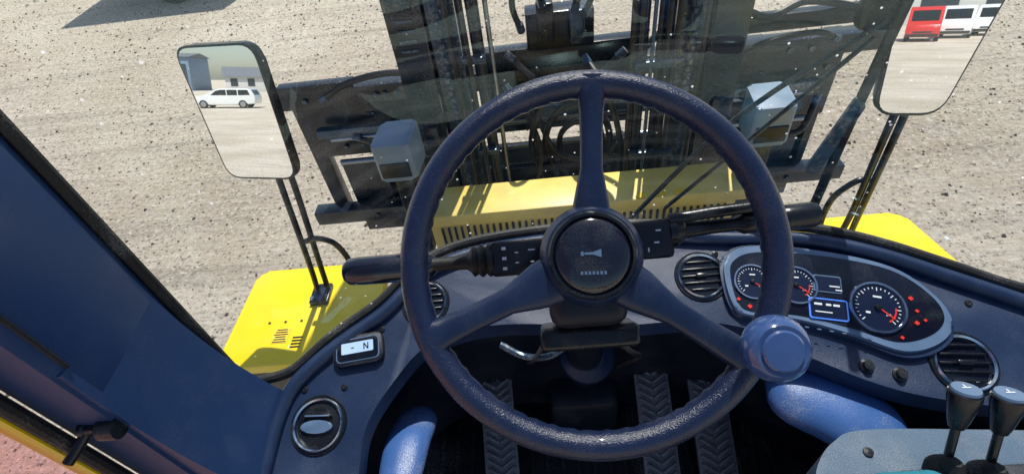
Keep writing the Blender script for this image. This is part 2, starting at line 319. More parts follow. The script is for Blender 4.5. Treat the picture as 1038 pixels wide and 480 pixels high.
DY=V((0,1,.36)).normalized()
def DF(x,y,rot=0,h=0): return frame((x,y,dz(x,y)),(1,0,0),DY)@Rz(rot)@T(0,0,h)
def vent(x,y,r,rot=0,dome=False,mt='chrome'):
    g=grp('air_vent'); m=DF(x,y,rot)
    bm=bmesh.new(); lathe(bm,[(r*.84,-.004),(r*.86,.006),(r*.92,.0085),(r*.97,.006),(r,-.002)],m,48,False); fin(bm,'bezel_ring',M[mt],g)
    bm=bmesh.new(); lathe(bm,[(r*.84,-.0),(r*.99,.003),(r*1.07,.003),(r*1.12,-.002)],m,48,False); fin(bm,'outer_ring',M['black'],g)
    if dome:
        bm=bmesh.new(); lathe(bm,[(r*.82,.001),(r*.6,.003),(r*.3,.0045),(.0001,.005)],m,40,False); fin(bm,'shutter_disc',M['black'],g)
        bm=bmesh.new(); addprism(bm,[(r*.62*math.cos(rad(t)),r*.5*math.sin(rad(t))+r*.08) for t in range(20,161,10)],.004,.010,m@Rz(-12),.003); fin(bm,'shutter_tab',M['black'],g)
        bm=bmesh.new(); addprism(bm,[(r*.62*math.cos(rad(t)),-r*.08+r*.24*math.sin(rad(t))) for t in range(0,360,20)],.005,.009,m@Rz(-12),.001); addbox(bm,(0,r*.3,.011),(r*.95,r*.06,.003),m@Rz(-12),.001); fin(bm,'shutter_edge',M['bezel'],g)
    else:
        bm=bmesh.new(); lathe(bm,[(r*.84,.0005),(.0001,.0005)],m,40,False); fin(bm,'cavity',M['gloss'],g)
        bm=bmesh.new()
        for i in range(-2,3):
            yy=i*r*.3; wd=2*math.sqrt(max(0,(r*.8)**2-yy*yy)); addbox(bm,(0,yy,.003),(wd,r*.07,.006),m,.0008)
        addbox(bm,(0,0,.004),(r*.5,r*.2,.010),m,.003); fin(bm,'slats',M['black'],g)
vent(-.399,.385,.044,10,True); vent(.634,.412,.046,-5); vent(.268,.578,.042,0); vent(-.222,.57,.04,0)
g=grp('gear_display'); m=DF(-.337,.497,6)
prism('housing',rrect(.088,.052,.012),-.002,.012,M['dashd'],g,m,.004)
prism('trim',rrect(.076,.040,.008),.0122,.0132,M['bezel'],g,m); prism('bezel',rrect(.072,.036,.007),.0133,.0140,M['gloss'],g,m)
prism('screen',rrect(.056,.019,.002),.0142,.0148,M['scr'],g,m@T(0,.003,0))
bm=bmesh.new()
for a,b_,c_,d in ((.012,.0,.0018,.011),(.019,.0,.0018,.011)): addbox(bm,(a,.003,.0151),(c_,d,.0004),m)
addbox(bm,(.0155,.003,.0151),(.0018,.0125,.0004),m@T(.0155,.003,0)@Rz(33)@T(-.0155,-.003,0)); addbox(bm,(-.008,.003,.0151),(.005,.0015,.0004),m)
fin(bm,'digits',M['gloss'],g)
# instrument cluster
g=grp('instrument_cluster')
pod=cat([V(p) for p in ((.315,.60,0),(.36,.613,0),(.47,.595,0),(.575,.558,0),(.625,.505,0),(.632,.462,0),(.60,.435,0),(.545,.428,0),(.48,.457,0),(.40,.487,0),(.325,.50,0),(.305,.52,0),(.303,.57,0))],6,True)
cc=V((.465,.525,0))
P2=[(p.x,p.y) for p in pod]; sh=lambda s:[(cc.x+(x-cc.x)*s[0],cc.y+(y-cc.y)*s[1]) for x,y in P2]
prism('pod_base',sh((1.03,1.07)),-.004,.010,M['dash'],g,DM,.006)
prism('pod_bezel',P2,.006,.016,M['bezel'],g,DM,.004)
prism('face',sh((.945,.86)),.012,.0172,M['gloss'],g,DM)
def gauge(x,y,r,rot):
    m=DF(x,y,rot,.0170)
    bm=bmesh.new(); lathe(bm,[(r*.9,.0),(r*.92,.004),(r,.004),(r*1.02,0)],m,40,False); fin(bm,'gauge_ring',M['chrome'],g)
    bm=bmesh.new(); lathe(bm,[(r*.9,.0008),(.0001,.0008)],m,40,False); fin(bm,'gauge_face',M['scrd'],g)
    bm=bmesh.new()
    for i in range(25):
        a=225-270*i/24; L=r*(.14 if i%4==0 else .07); addbox(bm,(r*.8-L/2,0,.0015),(L,r*.03,.0006),m@Rz(a))
    fin(bm,'gauge_ticks',M['white'],g)
    bm=bmesh.new()
    for i in range(4): addbox(bm,(r*.62,0,.0015),(r*.05,r*.2,.0006),m@Rz(-45+i*14))
    addbox(bm,(r*.3,0,.003),(r*.75,r*.04,.001),m@Rz(-35)); fin(bm,'gauge_needle',M['red'],g)
    bm=bmesh.new(); lathe(bm,[(r*.13,.001),(r*.12,.005),(.0001,.0055)],m,20,False); fin(bm,'needle_hub',M['black'],g)
    bm=bmesh.new()
    for sx in (-.35,.35): addbox(bm,(sx*r,-.25*r,.0015),(r*.16,r*.08,.0006),m)
    addbox(bm,(0,.42*r,.0015),(r*.3,r*.07,.0006),m); fin(bm,'gauge_text',M['white'],g)
gauge(.345,.556,.031,-8); gauge(.413,.545,.033,-10); gauge(.528,.500,.043,-15)
m=DF(.463,.543,-12,.0175)
prism('upper_screen',rrect(.040,.026,.003),0,.001,M['scrd'],g,m); prism('upper_screen_frame',rrect(.044,.030,.004),-.0004,.0004,M['bezel'],g,m)
m=DF(.452,.503,-12,.0175)
prism('lower_screen_frame',rrect(.060,.036,.004),-.0004,.0005,M['blue'],g,m); prism('lower_screen',rrect(.055,.031,.003),.0006,.0012,M['scrd'],g,m)
bm=bmesh.new()
for x,y,a,b_ in ((-.016,.007,.012,.0035),(0,.007,.008,.0035),(.012,.007,.010,.0035),(-.008,-.006,.026,.0018)): addbox(bm,(x,y,.0016),(a,b_,.0004),m)
for x,y,a,b_ in ((0,.04,.016,.002),(.006,.034,.01,.002)): addbox(bm,(x+.012,y+.0,.0016),(a,b_,.0004),m)
fin(bm,'screen_text',M['white'],g)
bm=bmesh.new()
for x,y,s in ((.583,.51,1),(.585,.49,.8),(.578,.472,1),(.592,.475,.7),(.548,.452,.8),(.315,.53,.8),(.33,.517,1)): addbox(bm,(0,0,.0182),(.007*s,.0035*s,.0006),DF(x,y,-12)); addbox(bm,(0,0,.0182),(.0025*s,.007*s,.0006),DF(x,y,-12,.0002))
fin(bm,'warning_lights',M['red'],g)
bm=bmesh.new()
for i in range(6): addbox(bm,(0,0,.0178),(.006,.002,.0005),DF(.41+i*.018,.478-i*.0045,-12))
fin(bm,'status_icons',M['bezel'],g)
g=grp('dash_rotary_switch')
for i,(x,y) in enumerate(((.535,.402),(.49,.417))):
    bm=bmesh.new(); lathe(bm,[(.011,-.001),(.011,.003),(.008,.004),(.007,.010),(.0001,.011)],DF(x,y),24,False); fin(bm,'knob_%d'%i,M['black'],g)
bm=bmesh.new()
for x,y in ((-.43,.44),(-.36,.44),(-.30,.53),(-.36,.25),(.56,.575),(.68,.50),(.70,.36),(.30,.615)): lathe(bm,[(.006,-.001),(.0055,.002),(.002,.0026),(.0001,.0012)],DF(x,y),16,False)
fin(bm,'panel_screws',M['black'],bpy.data.objects['dashboard'])
def knee_bulge(name,pts,r,mt):  # added bulge standing in for a sunlit patch of the knee panel
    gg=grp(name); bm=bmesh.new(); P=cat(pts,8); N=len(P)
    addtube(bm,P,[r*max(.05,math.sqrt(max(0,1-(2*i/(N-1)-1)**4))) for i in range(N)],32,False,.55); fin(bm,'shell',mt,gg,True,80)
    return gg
knee_bulge('sunlit_knee_bulge',[(-.262,.47,1.88),(-.268,.42,1.905),(-.272,.37,1.925),(-.275,.26,1.94)],.040,M['sunlit_knee'])
knee_bulge('sunlit_knee_bulge',[(.36,.44,1.95),(.42,.41,1.95),(.475,.37,1.945),(.53,.31,1.935)],.064,M['sunlit_knee'])
# ---------------------------------------------------------------- floor & pedals
g=grp('cab_floor')
boxx('floor_plate',-.52,.97,-.6,.70,1.56,1.60,M['floor'],g,.003)
bm=bmesh.new()
for i in range(26): addbox(bm,(-.42+i*.035,.40,1.603),(.010,.5,.008),None,.002)
fin(bm,'mat_ribs',M['floor'],g)
boxx('bulkhead',-.20,.40,.61,.64,1.6,1.98,M['dashd'],g,.003)
boxx('tunnel',-.02,.13,.5,.61,1.6,1.78,M['dashd'],g,.02)
def pedal(x,y,z,w,L,tilt,yawp=0):
    g=grp('pedal'); m=T(x,y,z)@Rz(yawp)@Rx(tilt)
    bm=bmesh.new(); addprism(bm,rrect(w,L,.012),-.012,0,m,.003); fin(bm,'plate',M['tread'],g)
    bm=bmesh.new(); nn=int(L/.016)
    for i in range(nn):
        yy=-L/2+.012+i*.016
        for sx in (-1,1): addbox(bm,(0,0,.003),(w*.46,.006,.006),m@T(sx*w*.22,yy,0)@Rz(sx*32),.0015)
    fin(bm,'tread_chevrons',M['tread'],g)
    bm=bmesh.new(); addtube(bm,[m@V((0,L*.3,-.01)),m@V((0,L*.45,-.10))],.012,10); fin(bm,'arm',M['black'],g)
pedal(-.13,.48,1.74,.07,.25,25,2); pedal(.200,.48,1.75,.07,.28,28,-1); pedal(.315,.47,1.73,.075,.26,26,-2)
tube('floor_cable',[(.38,.58,1.65),(.42,.5,1.63),(.40,.35,1.63),(.45,.2,1.63)],.008,M['rubber'],g)
# ---------------------------------------------------------------- console & levers
g=grp('lever_console')
co_=[(.33,.05),(.335,.235),(.35,.268),(.385,.30),(.44,.315),(.62,.303),(.97,.28),(.97,.05)]
prism('housing',[(p.x,p.y) for p in cat([V((x,y,0)) for x,y in co_[1:6]],6)]+[(.97,.28),(.97,.05),(.33,.05)],1.6,2.03,M['cons'],g,None,.022)
prism('lever_panel',rrect(.36,.10,.02),2.028,2.036,M['dashd'],g,T(.61,.205,0),.003)
bm=bmesh.new()
for i in range(5): addbox(bm,(.455+i*.022,.238,2.037),(.006,.024,.004),None,.001)
fin(bm,'slots',M['black'],g)
bm=bmesh.new(); lathe(bm,[(.007,-.001),(.0065,.003),(.0001,.0035)],T(.425,.283,2.03),16,False); fin(bm,'screw',M['black'],g)
def lever(x,y,tx,ty,tz):
    g=grp('hydraulic_lever'); b0=V((x,y,2.035)); t0=V((tx,ty,tz)); d=(t0-b0).normalized()
    bm=bmesh.new(); lathe(bm,[(.024,.0),(.022,.006),(.017,.010),(.019,.014),(.013,.019),(.0145,.023),(.009,.03),(.006,.034),(0,.034)],frame(b0,(1,0,0),V((0,1,0))),24,False); fin(bm,'boot',M['rubber'],g)
    bm=bmesh.new(); addtube(bm,[b0,t0],.0055,12); fin(bm,'rod',M['black'],g)
    zq=d; xq=V((1,0,0)); yq=zq.cross(xq); m=frame(t0,yq.cross(zq),yq)
    bm=bmesh.new(); lathe(bm,[(0,-.04),(.009,-.04),(.012,-.03),(.016,-.008),(.0185,.004),(.0185,.012),(.016,.0145),(0,.0145)],m,28,False); fin(bm,'knob',M['black'],g)
    bm=bmesh.new(); lathe(bm,[(.0165,.0140),(.0155,.0172),(.0001,.0178)],m,28,False); fin(bm,'cap',M['bezel'],g)
    bm=bmesh.new(); addbox(bm,(0,0,.018),(.011,.0018,.0012),m); addbox(bm,(0,.004,.018),(.0018,.005,.0012),m); fin(bm,'cap_symbol',M['white'],g)
lever(.505,.25,.512,.302,2.135); lever(.552,.24,.558,.292,2.135)
g=grp('armrest'); box('cushion',(.435,.195,2.05),(.10,.10,.06),M['teal'],g,None,.02,4)
# ---------------------------------------------------------------- cab frame
g=grp('cab_frame')
def vprism(name,pts,z0,z1,mt,bev=.004): return prism(name,pts,z0,z1,mt,g,None,bev)
vprism('pillar_left',[(-.60,.284),(-.532,.284),(-.524,.30),(-.524,.425),(-.535,.446),(-.60,.446)],1.6,3.5,M['pillar'])
vprism('pillar_right',[(.98,.284),(1.05,.284),(1.05,.446),(.98,.446)],1.6,3.5,M['pillar'])
vprism('door_frame_strip',[(-.63,.262),(-.606,.262),(-.606,.283),(-.63,.283)],1.4,3.5,M['yellow'],.002)
tube('door_seal',[(-.60,.272,1.5),(-.60,.272,2.5),(-.60,.272,3.5)],.009,M['rubber'],g,10)
tube('pillar_bead',[(-.525,.300,2.36),(-.525,.300,2.9),(-.525,.300,3.5)],.003,M['dashd'],g,8)
bm=bmesh.new(); rings=[]
for t in range(17):
    a=t/16; rings.append([V((-.5245+.057*a**2.5,.288,2.36-.39*a)),V((-.5245+.05*a**2.5,.36,2.36-.36*a)),V((-.5245+.065*a**2.5,.43+.01*a,2.36-.34*a)),V((-.60,.44,2.36-.34*a)),V((-.60,.288,2.36-.39*a))])
addrings(bm,rings); fin(bm,'pillar_gusset',M['pillar'],g,True,50)
# windshield
g=grp('windshield')
W0=[(-.532,.452),(-.50,.458),(-.45,.472),(-.385,.525),(-.305,.575),(-.235,.638),(-.14,.672),(.015,.684),(.177,.679),(.335,.66),(.44,.65),(.52,.63),(.595,.6),(.675,.56),(.775,.51),(.9,.47),(.98,.45)]
WP=cat([V((x,y,0)) for x,y in W0],5)
zb=lambda p: dz(p.x,p.y)+.006
bm=bmesh.new(); addrings(bm,[[V((p.x,p.y,zb(p))) for p in WP],[V((p.x,p.y,3.46)) for p in WP]],False,False); fin(bm,'glass',M['glass'],g,True,180)
tube('gasket_bottom',[(p.x,p.y,zb(p)) for p in WP],.009,M['rubber'],g,10,False,False)
tube('gasket_side',[(-.532,.452,2.03),(-.532,.452,2.2),(-.532,.452,3.45)],.009,M['rubber'],g,10)
g=grp('door_window'); boxx('glass',-.622,-.618,-.8,.262,1.7,3.45,M['dglass'],g,0)
g=grp('door_latch')
bm=bmesh.new(); lathe(bm,[(0,-.015),(.014,-.015),(.015,-.010),(.015,.006),(.010,.010),(.008,.014),(.008,.026),(.010,.028),(.010,.033),(0,.034)],frame((-.545,.283,2.25),(0,.35,1),(0,1,-.35)),24,False); fin(bm,'base',M['black'],g)
tube('lever',[(-.57,.283,2.25),(-.58,.267,2.24),(-.59,.25,2.232)],.0065,M['black'],g)
# ---------------------------------------------------------------- mirrors
def mirror(outl,n,posts,base):
    g=grp('wing_mirror'); n=V(n).normalized(); P=[V(p) for p in outl]; c=sum(P,V())/len(P)
    xq=n.cross(V((0,0,1))).normalized()*-1; yq=n.cross(xq); m=frame(c,xq,yq)
    if (m.to_3x3()@V((0,0,1))).dot(n)<0: m=frame(c,-xq,yq)
    inv=m.inverted(); Q=[inv@p for p in P]
    pts=[]; NQ=len(Q)
    for i in range(NQ):
        p=V((Q[i].x,Q[i].y)); a=V((Q[i-1].x,Q[i-1].y)); b=V((Q[(i+1)%NQ].x,Q[(i+1)%NQ].y))
        r=min(.045,(a-p).length*.45,(b-p).length*.45); p0=p+(a-p).normalized()*r; p1=p+(b-p).normalized()*r
        for j in range(6):
            t=j/5; pts.append(tuple(p0*(1-t)**2+p*2*t*(1-t)+p1*t*t))
    sc_=lambda s:[(x*s+0,y*s) for x,y in pts]
    prism('housing',sc_(1.0),-.03,.0,M['black'],g,m,.006); prism('rim',sc_(1.0),.0005,.004,M['black'],g,m,.0015)
    bm=bmesh.new(); bm.faces.new([bm.verts.new(m@V((x*.96,y*.97,.0046))) for x,y in pts]); fin(bm,'glass',M['mirror'],g,False)
    for i,pp in enumerate(posts): tube('bracket_tube_%d'%i,pp,.010,M['black'],g,12,False,True,8)
    box('base_plate',base,(.07,.09,.02),M['black'],g); 
    bm=bmesh.new()
    for dx,dy in ((-.022,-.03),(.022,.03)): lathe(bm,[(.009,0),(.009,.01),(.0001,.011)],T(base[0]+dx,base[1]+dy,base[2]+.01),6,False)
    fin(bm,'bolts',M['steel'],g)
mirror([(-.965,1.37,2.27),(-.715,1.312,2.28),(-.715,1.23,1.895),(-.955,1.275,1.89)],(-.21,-.944,.25),
       [[(-.86,1.22,1.36),(-.845,1.24,1.5),(-.80,1.26,1.88),(-.80,1.29,1.95)],[(-.825,1.24,1.38),(-.81,1.245,1.5),(-.77,1.265,1.82),(-.77,1.29,1.95)],[(-.815,1.24,1.62),(-.77,1.24,1.63),(-.72,1.24,1.6),(-.70,1.24,1.53),(-.70,1.24,1.44)]],(-.85,1.22,1.36))
mirror([(.85,1.24,2.45),(1.10,1.19,2.45),(1.02,1.113,1.985),(.873,1.143,1.985)],(-.162,-.966,.201),
       [[(1.07,1.25,1.36),(1.05,1.235,1.5),(.985,1.175,1.95),(.98,1.18,2.05)],[(1.03,1.25,1.38),(1.03,1.245,1.55),(.97,1.19,1.9),(.96,1.18,2.05)],[(1.04,1.25,1.66),(1.0,1.25,1.66),(.95,1.25,1.60),(.95,1.26,1.5),(.97,1.27,1.40)]],(1.06,1.25,1.36))
# ---------------------------------------------------------------- fenders
def fender(pts,name='fender'):
    g=grp(name); prism('top_plate',pts,1.31,1.35,M['yellow'],g,None,.012)
    cx=sum(p[0] for p in pts)/len(pts); cy=sum(p[1] for p in pts)/len(pts)
    prism('side_wall',[(cx+(x-cx)*.9,cy+(y-cy)*.9) for x,y in pts],.9,1.31,M['black'],g); return g
def rc(pts,r):
    o=[];n=len(pts)
    for i in range(n):
        p=V(pts[i]);a=V(pts[i-1]);b=V(pts[(i+1)%n]);p0=p+(a-p).normalized()*r;p1=p+(b-p).normalized()*r
        for j in range(6): t=j/5; o.append(tuple(p0*(1-t)**2+p*2*t*(1-t)+p1*t*t))
    return o
gf=fender(rc([(-1.145,1.37),(-1.16,.93),(-.62,.93),(-.62,1.37)],.04))
boxx('warning_label',-.99,-.93,1.02,1.08,1.3505,1.3515,M['amber'],gf,0)
bm=bmesh.new()
for i in range(6): addbox(bm,(-.96,1.025+i*.010,1.352),(.05-.006*(i%3),.004,.0006))
for i in range(4): addbox(bm,(-.895,1.0+i*.013,1.352),(.035,.005,.0006))
for i in range(3): addbox(bm,(-1.02+i*.06,1.11,1.352),(.008,.008,.0006))
fin(bm,'label_text',M['black'],gf)
fender(rc([(.9,1.40),(1.34,1.40),(1.44,.90),(.9,.90)],.04))
# ---------------------------------------------------------------- mast
g=grp('forklift_mast')
def channel(name,x0,x1,y0,y1,th,side,mt=M['mast'],z0=.35,z1=4.2):
    if side>0: pts=[(x0,y0),(x1,y0),(x1,y0+th),(x0+th,y0+th),(x0+th,y1-th),(x1,y1-th),(x1,y1),(x0,y1)]
    else: pts=[(x1,y0),(x0,y0),(x0,y0+th),(x1-th,y0+th),(x1-th,y1-th),(x0,y1-th),(x0,y1),(x1,y1)]
    prism(name,pts,z0,z1,mt,g,None,.002)
channel('outer_channel_left',-.54,-.40,2.0,2.22,.03,1); channel('inner_channel_left',-.385,-.27,2.03,2.25,.025,1,M['mast2'])
channel('outer_channel_right',.74,.88,2.0,2.22,.03,-1); channel('inner_channel_right',.60,.725,2.03,2.25,.025,-1,M['mast2'])
for i,(x,y,r,mt) in enumerate(((-.245,2.0,.012,'hose'),(-.20,2.02,.026,'mast'),(-.235,1.95,.009,'hose'),(.46,2.02,.03,'mast'),(.53,2.0,.012,'hose'),(.56,1.98,.012,'hose'),(.42,1.98,.012,'hose'),(.59,1.97,.010,'hose'),(-.15,2.05,.010,'steel'),(-.30,1.98,.010,'hose'),(.705,1.99,.010,'hose'),(.495,1.96,.008,'mast2'))):
    bm=bmesh.new(); lathe(bm,[(0,.5),(r,.5),(r,4.2),(0,4.2)],T(x,y,0),16,False); fin(bm,'vertical_line_%d'%i,M[mt],g)
for i,x in enumerate((-.34,.66)):
    bm=bmesh.new()
    for q in range(110): addbox(bm,(x+(.004 if q%2 else -.004),1.99,.8+q*.03),(.022,.012,.026),None,.004,1)
    fin(bm,'lift_chain_%d'%i,M['mast2'],g)
bm=bmesh.new()
for z,h,y in ((.55,.2,2.28),(1.02,.12,2.26),(3.6,.16,2.26)): addbox(bm,(.17,y,z),(1.1,.05,h),None,.006)
fin(bm,'cross_members',M['mast'],g)
bm=bmesh.new()
for sx in (-.47,.81):
    addbox(bm,(sx,1.96,1.5),(.09,.06,.16),None,.01); addbox(bm,(sx,1.97,2.1),(.10,.05,.06),None,.01)
    lathe(bm,[(0,0),(.03,0),(.03,.05),(0,.05)],T(sx,1.93,1.5)@Rx(90),16,False)
fin(bm,'roller_brackets',M['mast'],g)
bm=bmesh.new()
for z in (1.3,1.75,2.2,2.65):
    addbox(bm,(.53,1.97,z),(.2,.03,.035),None,.004); addbox(bm,(-.22,1.97,z+.1),(.1,.03,.03),None,.004)
fin(bm,'hose_clamps',M['mast2'],g)
bm=bmesh.new()
for z in (1.9,1.94,1.98,2.02,2.06): addbox(bm,(-.47,1.997,z),(.07,.004,.012))
fin(bm,'data_plates',M['mast2'],g)
# carriage
g=grp('fork_carriage')
def cb(n,x0,x1,y0,y1,z0,z1,mt='mast',b=.006): boxx(n,x0,x1,y0,y1,z0,z1,M[mt],g,b)
cb('upper_bar',-1.38,1.78,2.45,2.55,1.44,1.54); cb('upper_plate_left',-1.30,-.56,2.50,2.58,1.09,1.42); cb('upper_plate_right',.95,1.62,2.50,2.58,1.06,1.42)
cb('lower_bar',-1.46,1.85,2.45,2.55,.60,.70); cb('lower_plate',-1.2,1.6,2.56,2.62,.42,.98)
cb('cylinder_body',-1.2,1.5,2.40,2.46,1.27,1.33,'mast2',.02)
for i,x in enumerate((-1.35,-.95,1.15,1.55)): cb('side_post_%d'%i,x,x+.09,2.56,2.64,.55,1.5)
cb('top_arm_right',.95,2.0,2.40,2.46,1.62,1.70); cb('top_arm_left',-1.3,-.9,2.40,2.46,1.56,1.60)
cb('centre_block',.0,.32,2.38,2.50,1.66,1.84,'mast',.01); cb('centre_bar',-.25,.6,2.46,2.54,1.54,1.64); cb('valve_a',.05,.13,2.33,2.38,1.72,1.90,'mast',.01); cb('valve_b',.20,.27,2.32,2.38,1.70,1.86,'mast2',.01)
cb('mid_plate',-.25,.6,2.56,2.6,1.1,1.4)
for i,z in enumerate((1.36,1.20)):
    bm=bmesh.new(); lathe(bm,[(0,-1.3),(.018,-1.3),(.018,1.3),(0,1.3)],T(.17,2.42,z-.1)@Ry(90),14,False); fin(bm,'slide_rod_%d'%i,M['steel'],g)
bm=bmesh.new()
for i in range(24):
    x=random.choice((random.uniform(-1.3,-.6),random.uniform(.95,1.7))); z=random.choice((1.49,1.15,1.35,.65)); lathe(bm,[(.015,0),(.015,.012),(.0001,.014)],T(x,2.45 if z in(1.49,.65) else 2.5,z)@Rx(90),6,False)
fin(bm,'bolts',M['mast2'],g)
g=grp('hydraulic_hoses')
H=[[(.08,2.3,1.9),(.06,2.22,2.1),(-.0,2.2,2.15),(-.05,2.25,1.95),(-.02,2.3,1.8)],
[(.22,2.3,1.86),(.28,2.2,2.15),(.42,2.15,2.3),(.45,2.1,2.6)],[(.26,2.3,1.84),(.34,2.2,2.05),(.47,2.12,2.2),(.5,2.1,2.6)],
[(.10,2.2,1.05),(.05,2.15,1.3),(.12,2.1,1.5),(.25,2.1,1.52),(.36,2.15,1.35),(.38,2.2,1.05)],
[(.15,2.2,1.05),(.12,2.15,1.3),(.18,2.1,1.42),(.28,2.1,1.42),(.33,2.15,1.3),(.34,2.2,1.05)],
[(.05,2.2,1.0),(-.02,2.12,1.3),(.06,2.05,1.6),(.2,2.1,1.68)],[(.42,2.1,1.05),(.4,2.05,1.35),(.33,2.05,1.6),(.25,2.2,1.7)],
[(.5,2.2,1.7),(.8,2.3,1.85),(1.1,2.35,1.72),(1.3,2.4,1.75),(1.6,2.4,1.68)],[(.9,2.35,1.5),(1.1,2.3,1.62),(1.35,2.35,1.62),(1.5,2.4,1.55)],
[(-.3,2.3,1.5),(-.6,2.38,1.62),(-.9,2.4,1.6),(-1.1,2.42,1.5)],[(-.5,2.4,1.25),(-.8,2.38,1.2),(-1.0,2.4,1.28)],
[(1.1,2.4,1.3),(1.2,2.3,1.15),(1.4,2.3,1.1),(1.5,2.4,1.25)],[(.0,2.2,1.5),(.1,2.12,1.25),(.3,2.1,1.2),(.44,2.1,1.3)],
[(-.1,2.2,1.75),(.05,2.15,1.62),(.25,2.12,1.6),(.42,2.12,1.75)],[(-.12,2.2,1.6),(-.02,2.12,1.45),(.02,2.1,1.25),(-.04,2.1,1.0)],
[(.9,2.38,1.75),(1.15,2.32,1.9),(1.4,2.35,1.8),(1.7,2.4,1.9)]]
for i,h in enumerate(H): tube('hose_%d'%i,h,.014+.003*(i%2),M['hose'],g,10)
bm=bmesh.new()
for h in H:
    for e,f_ in ((h[0],h[1]),(h[-1],h[-2])): 
        d=(V(f_)-V(e)).normalized(); addtube(bm,[V(e),V(e)+d*.045],.019,8)
fin(bm,'fittings',M['mast2'],g)
# front crossbeam
g=grp('front_crossbeam')
boxx('beam_top',-.52,.86,1.60,1.80,1.29,1.35,M['cream'],g,.012)
boxx('beam_face',-.50,.84,1.66,1.78,.95,1.288,M['cream'],g,.004)
bm=bmesh.new()
for i in range(44): addbox(bm,(-.45+i*.029,1.655,1.15),(.012,.012,.16),None,.004)
fin(bm,'grille_slots',M['black'],g)
bm=bmesh.new()
for x in (.42,.50,.58): addprism(bm,[(x+.025*math.cos(rad(t)),.0175*math.sin(rad(t))) for t in range(0,360,20)],0,.003,frame((0,1.62,1.353),(1,0,0),(0,1,0)),0)
fin(bm,'warning_stickers',M['amber'],g)
boxx('deck',-.50,.84,.85,1.64,.80,.90,M['mast'],g,.01)
boxx('deck_step',-.40,.74,1.2,1.60,.902,1.0,M['mast2'],g,.01)
for s,x in ((1,-.64),(1,.82)):
    g=grp('work_light')
    prism('housing',rc([(x,1.64),(x+.15,1.64),(x+.17,1.82),(x+.02,1.82)],.02),1.53,1.70,M['lamp'],g,None,.012)
    boxx('recess',x+.015,x+.135,1.634,1.642,1.55,1.62,M['dashd'],g,.003); boxx('bracket',x+.04,x+.12,1.68,1.78,1.05,1.53,M['mast'],g,.01)
    boxx('lens',x+.03,x+.15,1.822,1.84,1.55,1.68,M['chrome'],g,.003)
# ---------------------------------------------------------------- wiper
g=grp('windshield_wiper')
tube('blade',[(.53,.74,2.03),(.537,.745,2.25),(.549,.75,2.457),(.56,.75,2.65)],.010,M['black'],g,8,r2=.006)
tube('arm_a',[(.53,.75,2.43),(.334,.75,2.276),(.16,.74,2.06)],.0045,M['black'],g,8); tube('arm_b',[(.53,.76,2.40),(.368,.75,2.23),(.24,.74,2.1)],.004,M['black'],g,8)
box('motor_cover',(.53,.77,2.44),(.06,.04,.06),M['black'],g,None,.012)
prism('deflector',rc([(.485,2.16),(.512,2.15),(.55,2.29),(.527,2.31)],.008),-.745,-.74,M['mast2'],g,Matrix(((1,0,0,0),(0,0,-1,0),(0,1,0,0),(0,0,0,1))))
# ---------------------------------------------------------------- parked vehicles
Mwin=mat('car_window',(.01,.013,.018),.08,0,.1,3); Mtyre=mat('tyre',(.02,.02,.02),.8,0,.2,20); Mrim=mat('alloy',(.4,.4,.42),.3,.8,.1,20)
def paint(n,c): return mat(n,c,.3,0,.04,2,coat=.5)
PW=paint('white_car_paint',(.75,.76,.76)); PR=paint('red_van_paint',(.6,.03,.02)); Plamp=mat('headlamp',(.6,.62,.65),.1,0,.1,10); Ptl=mat('tail_lamp',(.5,.02,.02),.2,0,.1,10); Ptrim=mat('bumper',(.03,.03,.03),.6,0,.1,10)
def vehicle(name,loc,head,prof,width,wheels,wr,wins,pm,front):
    g=grp(name); m=T(loc[0],loc[1],0)@Rz(head)
    sm=m@Matrix(((1,0,0,0),(0,0,1,0),(0,1,0,0),(0,0,0,1)))
    bm=bmesh.new(); addprism(bm,prof,-width/2,width/2,sm,.07,3); fin(bm,'body',pm,g)
    for i,wn in enumerate(wins):
        for s in (-1,1):
            y=s*(width/2+.004); bm=bmesh.new(); addprism(bm,wn,y-.006,y+.006,sm,0); fin(bm,'side_window_%d_%d'%(i,s+1),Mwin,g)
    for i,x in enumerate(wheels):
        for s in (-1,1):
            bm=bmesh.new(); lathe(bm,[(0,-.1),(wr*.9,-.11),(wr,-.07),(wr,.07),(wr*.9,.11),(wr*.62,.1),(0,.09)],m@T(x,s*(width/2-.09),wr)@Rx(-90*s),24,False); fin(bm,'tyre_%d_%d'%(i,s+1),Mtyre,g)
            bm=bmesh.new(); lathe(bm,[(wr*.62,.102),(wr*.3,.112),(.0001,.115)],m@T(x,s*(width/2-.09),wr)@Rx(-90*s),16,False); fin(bm,'wheel_%d_%d'%(i,s+1),Mrim,g)
    for n_,x0,z0,x1,z1,wd,mt in front:
        d=V((x1-x0,0,z1-z0)); nn=V((-d.z,0,d.x)).normalized(); 
        if nn.x*(x0+x1)<0: nn=-nn
        bm=bmesh.new()
        yw=wd if isinstance(wd,tuple) else (-wd/2,wd/2)
        vs=[m@(V((x0,yw[0],z0))+nn*.012),m@(V((x1,yw[0],z1))+nn*.012),m@(V((x1,yw[1],z1))+nn*.012),m@(V((x0,yw[1],z0))+nn*.012)]
        bm.faces.new([bm.verts.new(v) for v in vs]); fin(bm,n_,mt,g,False)
    return g
wag=[(-2.3,.35),(-2.35,.7),(-2.3,.95),(-2.05,1.40),(-1.8,1.47),(.1,1.47),(.55,1.38),(1.2,.98),(2.0,.88),(2.3,.75),(2.35,.45),(2.3,.3),(1.75,.28),(1.7,.5),(1.45,.66),(1.2,.5),(1.1,.25),(-1.05,.25),(-1.15,.5),(-1.4,.66),(-1.65,.5),(-1.72,.3)]
